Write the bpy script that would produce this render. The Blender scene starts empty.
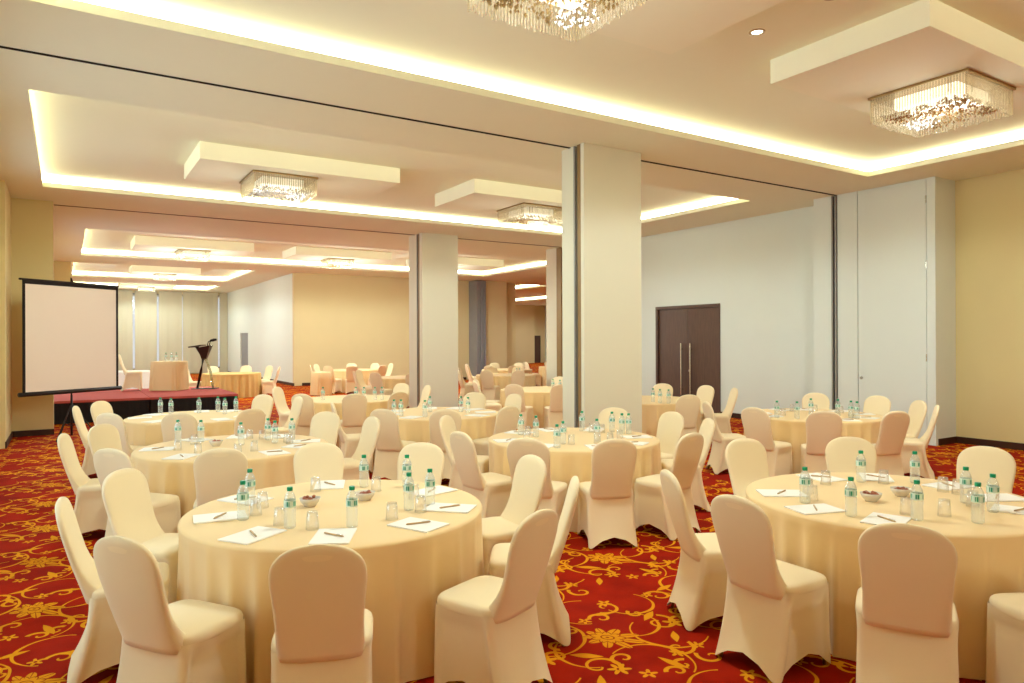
import bpy, bmesh, math, random
from mathutils import Vector, Matrix, Euler
import numpy as np

# ------------------------------------------------------------------ camera, world, light, exposure
SC = bpy.context.scene
COL = SC.collection
PI = math.pi
CAMH = 1.77
FPX, YAW, PITCH, ROLL, SHY = 705.0, math.radians(57.704), math.radians(0.0544), math.radians(0.2042), -2.0

def cam_axes():
    f = np.array([math.cos(YAW)*math.cos(PITCH), math.sin(YAW)*math.cos(PITCH), math.sin(PITCH)])
    r = np.array([math.sin(YAW), -math.cos(YAW), 0.0])
    d = np.cross(f, r)
    c, s = math.cos(ROLL), math.sin(ROLL)
    return c*r+s*d, -s*r+c*d, f
CR, CD, CF = cam_axes()

cam_data = bpy.data.cameras.new('camera')
cam = bpy.data.objects.new('camera', cam_data)
COL.objects.link(cam)
cam_data.sensor_fit = 'HORIZONTAL'
cam_data.sensor_width = 36.0
cam_data.lens = FPX/1024*36.0
cam_data.shift_y = SHY/1024
cam_data.clip_start = 0.05
cam_data.clip_end = 200
cam.matrix_world = Matrix(((CR[0], -CD[0], -CF[0], 0), (CR[1], -CD[1], -CF[1], 0), (CR[2], -CD[2], -CF[2], CAMH), (0, 0, 0, 1)))
SC.camera = cam

def at(x, y, z):
    """floor-plan point seen at photo pixel (x, y) at height z"""
    v = (x-512)/FPX*CR + (y-341.5-SHY)/FPX*CD + CF
    t = (z-CAMH)/v[2]
    return Vector((t*v[0], t*v[1], z))

world = bpy.data.worlds.new('World')
SC.world = world
world.use_nodes = True
world.node_tree.nodes['Background'].inputs[0].default_value = (0.90, 0.95, 1.0, 1)
world.node_tree.nodes['Background'].inputs[1].default_value = 0.9

def area_light(name, loc, rot, sx, sy, power, col, spread=None):
    l = bpy.data.lights.new(name, 'AREA')
    l.shape = 'RECTANGLE'; l.size = sx; l.size_y = sy; l.energy = power; l.color = col
    if spread: l.spread = spread
    o = bpy.data.objects.new(name, l); COL.objects.link(o)
    o.location = loc; o.rotation_euler = rot
    return o

DAY = (0.62, 0.86, 1.0)
# daylight behind each window of the left wall (pointing into the hall, +X) and of the wall behind the camera (+Y)
WIN_LEFT = [(3.4, 6.2), (7.0, 9.6), (10.6, 13.4)]
for (a, b) in WIN_LEFT:
    area_light('window_daylight', (-1.6, (a+b)/2, 2.2), (0, -PI/2, 0), 3.2, b-a, 100, DAY)
WIN_FAR = [(18.2, 21.2), (22.6, 25.8), (29.6, 32.6), (36.0, 39.0)]
for (a, b) in WIN_FAR:
    area_light('window_daylight', (-1.0, (a+b)/2, 2.2), (0, -PI/2, 0), 3.2, b-a, 60, DAY)

SC.view_settings.view_transform = 'Standard'
SC.view_settings.look = 'None'
SC.view_settings.gamma = 1.0
SC.view_settings.use_curve_mapping = False
SC.view_settings.exposure = -0.14
SC.cycles.max_bounces = 10
SC.cycles.diffuse_bounces = 6
SC.cycles.glossy_bounces = 3
SC.cycles.transmission_bounces = 4
SC.cycles.transparent_max_bounces = 24
SC.cycles.caustics_reflective = False
SC.cycles.caustics_refractive = False
SC.cycles.sample_clamp_indirect = 6.0
SC.cycles.use_denoising = True

LAMP = (0.83, 0.96, 0.95)       # warm lamp light
CHANDELIER_W = 34.0            # all-round glow under the crystals
CHANDELIER_DOWN_W = 256.0      # what each chandelier throws down
COVE_STRENGTH = 13.0

# ------------------------------------------------------------------ materials
def srgb(r, g, b):
    def f(c):
        c /= 255
        return c/12.92 if c <= 0.04045 else ((c+0.055)/1.055)**2.4
    return (f(r), f(g), f(b), 1)

class N:
    """tiny expression builder for shader nodes"""
    def __init__(s, nt): s.nt = nt
    def new(s, t): return s.nt.nodes.new(t)
    def put(s, sock, v):
        if isinstance(v, (int, float)): sock.default_value = v
        elif isinstance(v, (tuple, list)): sock.default_value = v
        else: s.nt.links.new(v, sock)
    def m(s, op, a, b=None, c=None, clamp=False):
        n = s.new('ShaderNodeMath'); n.operation = op; n.use_clamp = clamp
        s.put(n.inputs[0], a)
        if b is not None: s.put(n.inputs[1], b)
        if c is not None: s.put(n.inputs[2], c)
        return n.outputs[0]
    def v(s, op, a, b=None, c=None, out=0):
        n = s.new('ShaderNodeVectorMath'); n.operation = op
        s.put(n.inputs[0], a)
        if b is not None: s.put(n.inputs[1], b)
        if c is not None: s.put(n.inputs[2], c)
        return n.outputs[out]
    def mix(s, f, a, b):
        n = s.new('ShaderNodeMix'); n.data_type = 'RGBA'
        s.put(n.inputs[0], f); s.put(n.inputs[6], a); s.put(n.inputs[7], b)
        return n.outputs[2]
    def noise(s, scale, detail=3, vec=None, rough=0.5):
        n = s.new('ShaderNodeTexNoise'); n.inputs['Scale'].default_value = scale
        n.inputs['Detail'].default_value = detail; n.inputs['Roughness'].default_value = rough
        if vec is not None: s.nt.links.new(vec, n.inputs['Vector'])
        return n.outputs[0]
    def coord(s, which='Object'):
        n = s.new('ShaderNodeTexCoord'); return n.outputs[which]

def mat(name):
    m = bpy.data.materials.new(name); m.use_nodes = True
    nt = m.node_tree
    b = nt.nodes['Principled BSDF']
    return m, N(nt), b

def plain(name, col, rough=0.6, metal=0.0, var=0.05, scale=6.0, bump=0.0, bscale=60, spec=0.3, sheen=0.0):
    m, n, b = mat(name)
    c2 = tuple(max(0, x*(1-var*2)) for x in col[:3])+(1,)
    f = n.noise(scale, 3, n.coord())
    n.put(b.inputs['Base Color'], n.mix(f, col, c2))
    b.inputs['Roughness'].default_value = rough
    b.inputs['Metallic'].default_value = metal
    b.inputs['Specular IOR Level'].default_value = spec
    if sheen: b.inputs['Sheen Weight'].default_value = sheen
    if bump:
        bn = n.new('ShaderNodeBump'); bn.inputs['Strength'].default_value = bump; bn.inputs['Distance'].default_value = 0.01
        n.put(bn.inputs['Height'], n.noise(bscale, 4, n.coord()))
        n.put(b.inputs['Normal'], bn.outputs[0])
    return m

def glow(name, col, strength):
    m, n, b = mat(name)
    b.inputs['Base Color'].default_value = (0.8, 0.8, 0.8, 1)
    b.inputs['Emission Color'].default_value = (*col[:3], 1)
    b.inputs['Emission Strength'].default_value = strength
    return m

def clear(name, tint=(1, 1, 1, 1), gloss=0.12, rough=0.05, diffuse=None, dfac=0.0):
    """thin clear plastic / glass: see-through with a fresnel highlight"""
    m = bpy.data.materials.new(name); m.use_nodes = True
    nt = m.node_tree; n = N(nt)
    for x in list(nt.nodes):
        if x.type == 'BSDF_PRINCIPLED': nt.nodes.remove(x)
    out = [x for x in nt.nodes if x.type == 'OUTPUT_MATERIAL'][0]
    tr = n.new('ShaderNodeBsdfTransparent'); tr.inputs[0].default_value = tint
    gl = n.new('ShaderNodeBsdfGlossy'); gl.inputs['Roughness'].default_value = rough
    lw = n.new('ShaderNodeLayerWeight'); lw.inputs[0].default_value = 0.35
    fac = n.m('ADD', n.m('MULTIPLY', lw.outputs['Facing'], 0.55), gloss, clamp=True)
    mx = n.new('ShaderNodeMixShader')
    n.put(mx.inputs[0], fac); nt.links.new(tr.outputs[0], mx.inputs[1]); nt.links.new(gl.outputs[0], mx.inputs[2])
    last = mx.outputs[0]
    if dfac:
        df = n.new('ShaderNodeBsdfDiffuse'); df.inputs[0].default_value = diffuse
        tl = n.new('ShaderNodeBsdfTranslucent'); tl.inputs[0].default_value = diffuse
        a = n.new('ShaderNodeMixShader'); a.inputs[0].default_value = 0.5
        nt.links.new(df.outputs[0], a.inputs[1]); nt.links.new(tl.outputs[0], a.inputs[2])
        m2 = n.new('ShaderNodeMixShader'); m2.inputs[0].default_value = dfac
        nt.links.new(last, m2.inputs[1]); nt.links.new(a.outputs[0], m2.inputs[2]); last = m2.outputs[0]
    nt.links.new(last, out.inputs[0])
    return m

def carpet_material():
    m, n, b = mat('carpet')
    pos = n.coord('Object')
    CX, CY = 0.967, 1.2
    warpn = n.new('ShaderNodeTexNoise'); warpn.inputs['Scale'].default_value = 2.3
    n.nt.links.new(pos, warpn.inputs['Vector'])
    w = n.v('MULTIPLY_ADD', n.v('SUBTRACT', warpn.outputs['Color'], (0.5, 0.5, 0.5)), (0.05, 0.05, 0), pos)
    def local(cx, cy, rot=0.0):
        q = n.v('WRAP', n.v('SUBTRACT', w, (cx, cy, 0)), (CX/2, CY/2, 1), (-CX/2, -CY/2, -1))
        if rot:
            r = n.new('ShaderNodeVectorRotate'); r.rotation_type = 'Z_AXIS'; r.inputs['Angle'].default_value = rot
            n.put(r.inputs['Vector'], q); q = r.outputs[0]
        s = n.new('ShaderNodeSeparateXYZ'); n.put(s.inputs[0], q)
        return s.outputs[0], s.outputs[1]
    def polar(x, y):
        return n.m('SQRT', n.m('ADD', n.m('MULTIPLY', x, x), n.m('MULTIPLY', y, y))), n.m('ARCTAN2', y, x)
    def lt(a, t): return n.m('LESS_THAN', a, t)
    def gt(a, t): return n.m('GREATER_THAN', a, t)
    def AND(*a):
        r = a[0]
        for k in a[1:]: r = n.m('MULTIPLY', r, k)
        return r
    masks = []
    # spiral vines: r = r0 + k*theta, theta in -pi..pi
    def spiral(cx, cy, r0, k, rot, wd, flip=False):
        x, y = local(cx, cy, rot)
        if flip: y = n.m('MULTIPLY', y, -1.0)
        r, t = polar(x, y)
        d = n.m('ABSOLUTE', n.m('SUBTRACT', r, n.m('MULTIPLY_ADD', t, k, r0)))
        ww = n.m('MULTIPLY_ADD', n.m('ADD', t, PI), wd*0.10, wd*0.55)
        masks.append(n.m('LESS_THAN', d, ww))
    def leaf(cx, cy, L, W, rot):
        x, y = local(cx, cy, rot)
        a = n.m('SUBTRACT', 1.0, n.m('POWER', n.m('ABSOLUTE', n.m('DIVIDE', x, L)), 1.6))
        d = n.m('SUBTRACT', n.m('ABSOLUTE', y), n.m('MULTIPLY', a, W))
        masks.append(lt(d, 0.0))
    def rosette(cx, cy, R, k, rot):
        x, y = local(cx, cy, rot)
        r, t = polar(x, y)
        lim = n.m('MULTIPLY_ADD', n.m('COSINE', n.m('MULTIPLY', t, float(k))), R*0.32, R*0.72)
        masks.append(AND(lt(n.m('SUBTRACT', r, lim), 0.0), gt(r, R*0.22)))
    def arc(cx, cy, R, lim, rot, wd):
        x, y = local(cx, cy, rot)
        r, t = polar(x, y)
        at_ = n.m('ABSOLUTE', t)
        ww = n.m('MULTIPLY', n.m('SUBTRACT', 1.15, n.m('DIVIDE', at_, lim)), wd)
        masks.append(AND(lt(n.m('ABSOLUTE', n.m('SUBTRACT', r, R)), n.m('MAXIMUM', ww, wd*0.45)), lt(at_, lim)))
    FX, FY = 0.80, 0.82
    # sweeping vines
    arc(FX+0.36, FY-0.10, 0.235, 1.7, 2.6, 0.0105)
    arc(FX-0.02, FY-0.36, 0.225, 1.6, -0.5, 0.0105)
    arc(FX-0.34, FY+0.22, 0.240, 1.6, 0.6, 0.0105)
    arc(FX+0.10, FY+0.42, 0.200, 1.7, 3.6, 0.0105)
    arc(FX+0.44, FY+0.38, 0.180, 1.8, 1.2, 0.0105)
    arc(FX-0.20, FY-0.06, 0.215, 1.3, 3.3, 0.0105)
    arc(FX+0.22, FY+0.12, 0.190, 1.3, 0.9, 0.0105)
    # scrolls
    spiral(FX+0.14, FY+0.27, 0.044, 0.011, 0.3, 0.0115)
    spiral(FX-0.14, FY+0.22, 0.040, 0.010, 2.0, 0.0115, True)
    spiral(FX-0.12, FY-0.24, 0.042, 0.010, -0.6, 0.0115)
    spiral(FX+0.32, FY-0.48, 0.048, 0.012, 1.0, 0.0115, True)
    spiral(FX-0.42, FY-0.02, 0.044, 0.011, 0.2, 0.0115)
    rosette(FX-0.13, FY-0.44, 0.050, 5, 0.3)
    rosette(FX+0.02, FY+0.29, 0.046, 5, 0.8)
    rosette(FX+0.36, FY-0.34, 0.046, 5, 0.1)
    spiral(FX+0.40, FY+0.03, 0.070, 0.015, 2.2, 0.0115)
    spiral(FX+0.27, FY+0.40, 0.060, 0.014, -0.6, 0.0115, True)
    spiral(FX-0.24, FY+0.36, 0.058, 0.013, 0.9, 0.0115)
    spiral(FX-0.29, FY-0.24, 0.070, 0.016, -2.2, 0.0115, True)
    spiral(FX+0.24, FY-0.30, 0.062, 0.014, 2.9, 0.0115)
    spiral(FX+0.02, FY-0.50, 0.036, 0.009, 0.4, 0.0115)
    spiral(FX+0.11, FY-0.46, 0.034, 0.009, 2.4, 0.0115, True)
    spiral(FX-0.33, FY+0.10, 0.034, 0.008, -1.2, 0.0115)
    spiral(FX+0.38, FY+0.22, 0.032, 0.008, 1.2, 0.0115, True)
    leaf(FX+0.07, FY-0.42, 0.10, 0.026, 1.3)
    leaf(FX+0.42, FY+0.14, 0.09, 0.026, -0.5)
    leaf(FX-0.27, FY-0.10, 0.10, 0.028, 0.7)
    leaf(FX-0.10, FY+0.46, 0.09, 0.025, -0.2)
    leaf(FX+0.33, FY-0.18, 0.08, 0.024, 2.2)
    leaf(FX-0.16, FY+0.30, 0.07, 0.022, 1.2)
    leaf(FX+0.18, FY+0.32, 0.07, 0.022, 0.3)
    leaf(FX-0.40, FY-0.38, 0.08, 0.024, -0.9)
    rosette(FX+0.47, FY-0.02, 0.066, 5, 0.2)
    rosette(FX+0.31, FY+0.46, 0.055, 5, 0.9)
    rosette(FX-0.22, FY-0.32, 0.060, 6, 0.5)
    rosette(FX+0.18, FY-0.34, 0.048, 5, 1.6)
    rosette(FX-0.30, FY+0.42, 0.045, 5, 1.1)
    gold = masks[0]
    for k in masks[1:]: gold = n.m('MAXIMUM', gold, k)
    # the large leafy flower: pointed petals in two tiers around an eye
    x, y = local(FX, FY, 0.9)
    y2 = n.m('MULTIPLY', y, 1.35)
    r, t = polar(n.m('ADD', x, 0.03), y2)
    lim = n.m('MULTIPLY_ADD', n.m('POWER', n.m('ABSOLUTE', n.m('COSINE', n.m('MULTIPLY', t, 4.5))), 1.3), n.m('MULTIPLY_ADD', n.m('COSINE', t), 0.036, 0.086), 0.098)
    body = lt(n.m('SUBTRACT', r, lim), 0.0)
    tier = n.m('MULTIPLY_ADD', n.m('ABSOLUTE', n.m('SINE', n.m('MULTIPLY', t, 4.5))), 0.035, 0.072)
    edge = lt(n.m('ABSOLUTE', n.m('SUBTRACT', r, tier)), 0.006)
    veins = AND(lt(n.m('ABSOLUTE', n.m('SINE', n.m('MULTIPLY', t, 9.0))), 0.22), gt(r, 0.085))
    eye = n.m('MAXIMUM', AND(gt(r, 0.034), lt(r, 0.044)), lt(r, 0.012))
    lines = n.m('MAXIMUM', n.m('MAXIMUM', veins, edge), eye)
    flower = AND(body, n.m('SUBTRACT', 1.0, n.m('MULTIPLY', lines, 0.85)))
    gold = n.m('MAXIMUM', n.m('MULTIPLY', gold, n.m('SUBTRACT', 1.0, body)), flower)
    mott = n.noise(3.0, 4, pos, 0.6)
    red = n.mix(mott, srgb(108, 10, 2), srgb(192, 38, 2))
    fine = n.noise(90, 2, pos)
    gcol = n.mix(fine, srgb(246, 176, 20), srgb(218, 140, 22))
    fac = n.m('MULTIPLY', gold, n.m('MULTIPLY_ADD', fine, 0.35, 0.72, clamp=True))
    n.put(b.inputs['Base Color'], n.mix(fac, red, gcol))
    b.inputs['Roughness'].default_value = 0.95
    b.inputs['Specular IOR Level'].default_value = 0.1
    bn = n.new('ShaderNodeBump'); bn.inputs['Strength'].default_value = 0.3; bn.inputs['Distance'].default_value = 0.004
    n.put(bn.inputs['Height'], n.noise(450, 2, pos)); n.put(b.inputs['Normal'], bn.outputs[0])
    return m

def wood_material(name, c1, c2):
    m, n, b = mat(name)
    mp = n.new('ShaderNodeMapping'); mp.inputs['Scale'].default_value = (9, 9, 0.9)
    n.put(mp.inputs[0], n.coord())
    f = n.noise(3.0, 6, mp.outputs[0], 0.65)
    n.put(b.inputs['Base Color'], n.mix(f, c1, c2))
    b.inputs['Roughness'].default_value = 0.42
    return m

def label_material():
    m, n, b = mat('bottle_label')
    s = n.new('ShaderNodeSeparateXYZ'); n.put(s.inputs[0], n.coord())
    ang = n.m('ARCTAN2', s.outputs[1], s.outputs[0])
    blk = n.m('GREATER_THAN', n.m('SINE', n.m('MULTIPLY', ang, 5.0)), -0.1)
    row = n.m('LESS_THAN', n.m('ABSOLUTE', n.m('SUBTRACT', s.outputs[2], 0.135)), 0.013)
    gap = n.m('GREATER_THAN', n.m('SINE', n.m('MULTIPLY', ang, 17.0)), -0.75)
    f = n.m('MULTIPLY', n.m('MULTIPLY', blk, row), gap)
    n.put(b.inputs['Base Color'], n.mix(f, srgb(206, 228, 214), srgb(8, 140, 112)))
    b.inputs['Roughness'].default_value = 0.35
    return m

M = {}
M['carpet'] = carpet_material()
M['ceiling'] = plain('ceiling_paint', srgb(238, 236, 212), 0.9, var=0.01, spec=0.1)
M['soffit'] = plain('soffit_paint', srgb(242, 238, 214), 0.9, var=0.01, spec=0.1)
M['white_wall'] = plain('white_wall_panel', srgb(226, 234, 226), 0.7, var=0.015, scale=2, spec=0.2)
M['beige_wall'] = plain('beige_wallpaper', srgb(224, 208, 160), 0.8, var=0.02, scale=2, bump=0.05, spec=0.15)
M['gold_wall'] = plain('gold_beige_wallpaper', srgb(223, 207, 154), 0.8, var=0.02, scale=2, bump=0.05, spec=0.15)
M['pillar'] = plain('pillar_panel', srgb(228, 225, 202), 0.6, var=0.015, scale=2, spec=0.25)
M['dark_trim'] = plain('dark_skirting', srgb(66, 36, 20), 0.5)
M['bronze'] = plain('bronze_channel', srgb(150, 120, 74), 0.5, metal=0.2)
M['aluminium'] = plain('aluminium', srgb(150, 146, 138), 0.5, metal=0.25)
M['slot'] = plain('dark_slot', srgb(44, 36, 28), 0.8)
M['track'] = plain('ceiling_track', srgb(96, 76, 56), 0.7)
M['wood'] = wood_material('dark_door_wood', srgb(66, 44, 33), srgb(110, 80, 62))
M['steel'] = plain('brushed_steel', srgb(205, 205, 200), 0.25, metal=1.0)
M['cover'] = plain('cream_stretch_cover', srgb(243, 225, 186), 0.85, var=0.012, scale=9, bump=0.06, bscale=350, spec=0.15, sheen=0.15)
M['gold_metal'] = plain('gold_leg_metal', srgb(190, 150, 70), 0.35, metal=0.9)
M['cloth'] = plain('cream_tablecloth', srgb(241, 211, 158), 0.8, var=0.02, scale=5, bump=0.06, bscale=300, spec=0.2, sheen=0.1)
M['cloth_gold'] = plain('gold_tablecloth', srgb(220, 186, 120), 0.8, var=0.02, scale=5, bump=0.06, bscale=300, spec=0.2)
M['cloth_white'] = plain('white_tablecloth', srgb(240, 238, 232), 0.8, var=0.02, scale=5, spec=0.2)
M['board'] = plain('plywood', srgb(190, 160, 115), 0.7)
M['plastic'] = clear('clear_bottle_plastic', (0.98, 1.0, 0.99, 1), 0.05, 0.12, (0.95, 1.0, 0.97, 1), 0.20)
M['glass'] = clear('clear_glass', (1.0, 1.0, 1.0, 1), 0.02, 0.06, (1.0, 1.0, 0.97, 1), 0.06)
M['cap'] = plain('green_cap_plastic', srgb(24, 150, 104), 0.4)
M['label'] = label_material()
M['paper'] = plain('white_paper', srgb(247, 243, 234), 0.8, var=0.01)
M['pen'] = plain('tan_pen', srgb(196, 160, 110), 0.4)
M['ceramic'] = plain('white_ceramic', srgb(225, 215, 198), 0.25, spec=0.5)
M['sweets'] = plain('wrapped_sweets', srgb(206, 120, 84), 0.4, var=0.4, scale=60)
M['black'] = plain('black_fabric', srgb(34, 27, 24), 0.8)
M['black_metal'] = plain('black_metal', srgb(40, 30, 26), 0.45)
M['screen'] = plain('screen_white', srgb(236, 222, 206), 0.75, var=0.005)
M['stage_red'] = plain('red_stage_carpet', srgb(196, 92, 84), 0.95, var=0.08, scale=20)
M['blind'] = plain('grey_beige_blind', srgb(196, 190, 164), 0.8, var=0.02)
M['folded'] = plain('grey_folding_panel', srgb(148, 150, 152), 0.5)
M['lamp'] = glow('lamp_glow', (1.0, 0.94, 0.76), 5.5)
M['diffuser'] = glow('chandelier_diffuser_glow', (1.0, 0.93, 0.74), 1.5)
M['diffuser_dim'] = glow('chandelier_diffuser_dimmed', (1.0, 0.88, 0.62), 0.45)
M['cove'] = glow('cove_strip_glow', (0.97, 0.97, 0.78), COVE_STRENGTH)
M['crystal'] = clear('crystal_rod', (1.0, 0.96, 0.86, 1), 0.16, 0.1, (1.0, 0.90, 0.68, 1), 0.22)
M['crystal_gold'] = clear('amber_crystal', (0.72, 0.54, 0.28, 1), 0.30, 0.08, (0.50, 0.34, 0.13, 1), 0.35)
M['chrome_gold'] = plain('champagne_metal', srgb(178, 150, 104), 0.3, metal=0.8)
M['brown_leather'] = plain('dark_brown_wood', srgb(48, 28, 22), 0.4)
M['acrylic'] = clear('clear_acrylic', (0.86, 0.92, 0.80, 1), 0.15, 0.05, (0.6, 0.6, 0.4, 1), 0.25)

# ------------------------------------------------------------------ mesh helpers
def finish(name, bm, material, parent=None, smooth=False, recalc=True):
    if recalc: bmesh.ops.recalc_face_normals(bm, faces=bm.faces[:])
    me = bpy.data.meshes.new(name)
    bm.to_mesh(me); bm.free()
    if smooth:
        for p in me.polygons: p.use_smooth = True
    me.materials.append(material)
    o = bpy.data.objects.new(name, me)
    COL.objects.link(o)
    if parent: o.parent = parent
    return o

def box(bm, x0, x1, y0, y1, z0, z1, bevel=0.0):
    t = bmesh.new()
    vs = [t.verts.new((x, y, z)) for x in (x0, x1) for y in (y0, y1) for z in (z0, z1)]
    for q in ((0, 1, 3, 2), (4, 6, 7, 5), (0, 4, 5, 1), (2, 3, 7, 6), (0, 2, 6, 4), (1, 5, 7, 3)):
        t.faces.new([vs[i] for i in q])
    bmesh.ops.recalc_face_normals(t, faces=t.faces[:])
    if bevel: bmesh.ops.bevel(t, geom=t.edges[:], offset=bevel, segments=2, affect='EDGES', profile=0.6)
    tmp = bpy.data.meshes.new('tmp'); t.to_mesh(tmp); t.free()
    bm.from_mesh(tmp); bpy.data.meshes.remove(tmp)

def tube(bm, pts, r, seg=8, caps=True):
    """round bar along a polyline; r a number or one radius per point"""
    pts = [Vector(p) for p in pts]
    rs = r if isinstance(r, (list, tuple)) else [r]*len(pts)
    rings = []
    for i, p in enumerate(pts):
        d = (pts[min(i+1, len(pts)-1)]-pts[max(i-1, 0)]).normalized()
        a = d.cross(Vector((0, 0, 1)))
        if a.length < 1e-3: a = d.cross(Vector((0, 1, 0)))
        a.normalize(); c = d.cross(a)
        rings.append([bm.verts.new(p+(a*math.cos(2*PI*k/seg)+c*math.sin(2*PI*k/seg))*rs[i]) for k in range(seg)])
    for A, B in zip(rings, rings[1:]):
        for k in range(seg): bm.faces.new((A[k], A[(k+1) % seg], B[(k+1) % seg], B[k]))
    if caps:
        bm.faces.new(rings[0][::-1]); bm.faces.new(rings[-1])

def lathe(bm, prof, seg=24, cx=0, cy=0):
    rings = []
    for r, z in prof:
        if r < 1e-5: rings.append([bm.verts.new((cx, cy, z))])
        else: rings.append([bm.verts.new((cx+r*math.cos(2*PI*k/seg), cy+r*math.sin(2*PI*k/seg), z)) for k in range(seg)])
    for A, B in zip(rings, rings[1:]):
        for k in range(seg):
            a, b = A[k % len(A)], A[(k+1) % len(A)]
            c, d = B[(k+1) % len(B)], B[k % len(B)]
            f = []
            for v in (a, b, c, d):
                if v not in f: f.append(v)
            if len(f) > 2: bm.faces.new(f)

def loft(bm, rings, cap0=True, cap1=True):
    R = [[bm.verts.new(p) for p in ring] for ring in rings]
    n = len(R[0])
    for A, B in zip(R, R[1:]):
        for k in range(n): bm.faces.new((A[k], A[(k+1) % n], B[(k+1) % n], B[k]))
    if cap0: bm.faces.new(R[0][::-1])
    if cap1: bm.faces.new(R[-1])

def spow(v, e): return math.copysign(abs(v)**e, v)
def sell(a, b, n, N_, cx=0, cy=0):
    return [(cx+a*spow(math.cos(2*PI*k/N_), 2/n), cy+b*spow(math.sin(2*PI*k/N_), 2/n)) for k in range(N_)]

def tag(o, label=None, cat=None, group=None, kind=None):
    if label: o['label'] = label
    if cat: o['category'] = cat
    if group: o['group'] = group
    if kind: o['kind'] = kind
    return o

def empty(name, loc=(0, 0, 0), rz=0.0):
    o = bpy.data.objects.new(name, None); COL.objects.link(o)
    o.empty_display_size = 0.1
    o.location = loc; o.rotation_euler = (0, 0, rz)
    return o

KIDS = {}
def copy_tree(o, parent=None):
    c = o.copy(); COL.objects.link(c)
    c.parent = parent
    if o.children:
        for ch in o.children: copy_tree(ch, c)
    return c

def struct(name, bm, material, label=None, cat=None, smooth=False):
    o = finish(name, bm, material, None, smooth)
    return tag(o, label, cat, None, 'structure')

# ------------------------------------------------------------------ the room
HC = 4.45            # ceiling
ZR = 4.67            # raised recess
ZP = 4.42            # underside of the dropped panels
bm = bmesh.new(); box(bm, -3, 32, -9, 47, -0.1, 0)
struct('floor', bm, M['carpet'], 'red carpet with golden scrolling vines and flowers', 'floor')

# recesses: x0, x1, y0, y1, text
TRAYS = [(-0.34, 11.2, 1.2, 6.70), (-0.34, 11.2, 9.06, 14.62), (0.39, 14.8, 19.5, 25.6), (0.2, 6.1, 27.95, 33.9), (0.25, 6.35, 36.6, 40.3),
         (18.0, 20.2, 28.4, 34.5), (21.4, 26.6, 33.0, 43.0), (-0.34, 11.2, -6.68, -1.18)]  # last recess is unseen, added with its lamps to light the chair backs
def hole_plane(bm, X0, X1, Y0, Y1, holes, z):
    xs = sorted({X0, X1, *[h[0] for h in holes], *[h[1] for h in holes]})
    ys = sorted({Y0, Y1, *[h[2] for h in holes], *[h[3] for h in holes]})
    V = {}
    def v(x, y):
        if (x, y) not in V: V[(x, y)] = bm.verts.new((x, y, z))
        return V[(x, y)]
    for a, b in zip(xs, xs[1:]):
        for c, d in zip(ys, ys[1:]):
            mx, my = (a+b)/2, (c+d)/2
            if any(h[0] < mx < h[1] and h[2] < my < h[3] for h in holes): continue
            bm.faces.new((v(a, c), v(a, d), v(b, d), v(b, c)))
bm = bmesh.new()
LIP, SHELF = 0.085, 0.24
hole_plane(bm, -3, 32, -9, 47, TRAYS, HC)
bmesh.ops.recalc_face_normals(bm, faces=bm.faces[:])
for (a, b, c, d) in TRAYS:
    # lip upstand
    s = 0.02
    box(bm, a-s, a, c-s, d+s, HC+0.0015, HC+LIP); box(bm, b, b+s, c-s, d+s, HC+0.0015, HC+LIP)
    box(bm, a, b, c-s, c, HC+0.0015, HC+LIP); box(bm, a, b, d, d+s, HC+0.0015, HC+LIP)
me = bpy.data.meshes.new('ceiling'); bm.to_mesh(me); bm.free(); me.materials.append(M['ceiling'])
o = bpy.data.objects.new('ceiling', me); COL.objects.link(o)
tag(o, 'flat pinkish white ceiling with long rectangular lit recesses', 'ceiling', None, 'structure')
TN = ['over the front tables', 'over the middle tables', 'beyond the second track', 'over the stage end', 'by the far blinds', 'in the side hall', 'at the side hall end', 'added unseen behind the viewer']
for i, (a, b, c, d) in enumerate(TRAYS):
    bm = bmesh.new()
    e = SHELF
    box(bm, a-e, b+e, c-e, d+e, ZR, ZR+0.05)                          # raised field
    z0 = HC+0.004
    for q in ((a-e-0.03, a-e, c-e, d+e), (b+e, b+e+0.03, c-e, d+e), (a-e, b+e, c-e-0.03, c-e), (a-e, b+e, d+e, d+e+0.03)):
        box(bm, *q, z0, ZR+0.05)
    struct('ceiling.%03d' % (i+1), bm, M['ceiling'], 'raised ceiling field of the lit recess ' + TN[i], 'ceiling')
    bm = bmesh.new()
    t = 0.012
    zz0, zz1 = HC+LIP-0.01, ZR-0.012
    for q in ((a-e+0.002, a-e+t, c-e+t, d+e-t), (b+e-t, b+e-0.002, c-e+t, d+e-t), (a-e+t, b+e-t, c-e+0.002, c-e+t), (a-e+t, b+e-t, d+e-t, d+e-0.002)):
        box(bm, *q, zz0, zz1)
    tag(finish('cove_light', bm, M['cove']), 'warm white strip light around the ceiling recess ' + TN[i], 'light', 'cove strip lights')

def soffit(x0, x1, y0, y1, txt):
    bm = bmesh.new(); box(bm, x0, x1, y0, y1, ZP, ZR+0.002, 0.004)
    struct('trim_panel', bm, M['soffit'], 'dropped ceiling panel ' + txt, 'ceiling')
def tray_mid(i): return (TRAYS[i][2]+TRAYS[i][3])/2
CH_POS = []
for i, xs in ((0, ((3.2, 2.93), (7.75, 7.97))), (1, ((3.2, 2.95), (7.75, 7.95))), (2, ((3.15, 3.15), (7.5, 7.5), (11.85, 11.2))), (3, ((3.3, 3.3),)), (4, ((3.3, 3.3),)), (7, ((3.2, 2.95), (7.75, 7.95)))):
    for x, xc in xs:
        y = tray_mid(i)
        hx = 1.56 if i < 3 or i == 7 else 1.2
        soffit(x-hx, x+hx, y-0.8, y+0.8, 'holding a square crystal light, ' + TN[i])
        CH_POS.append((xc, y, i))

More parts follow.
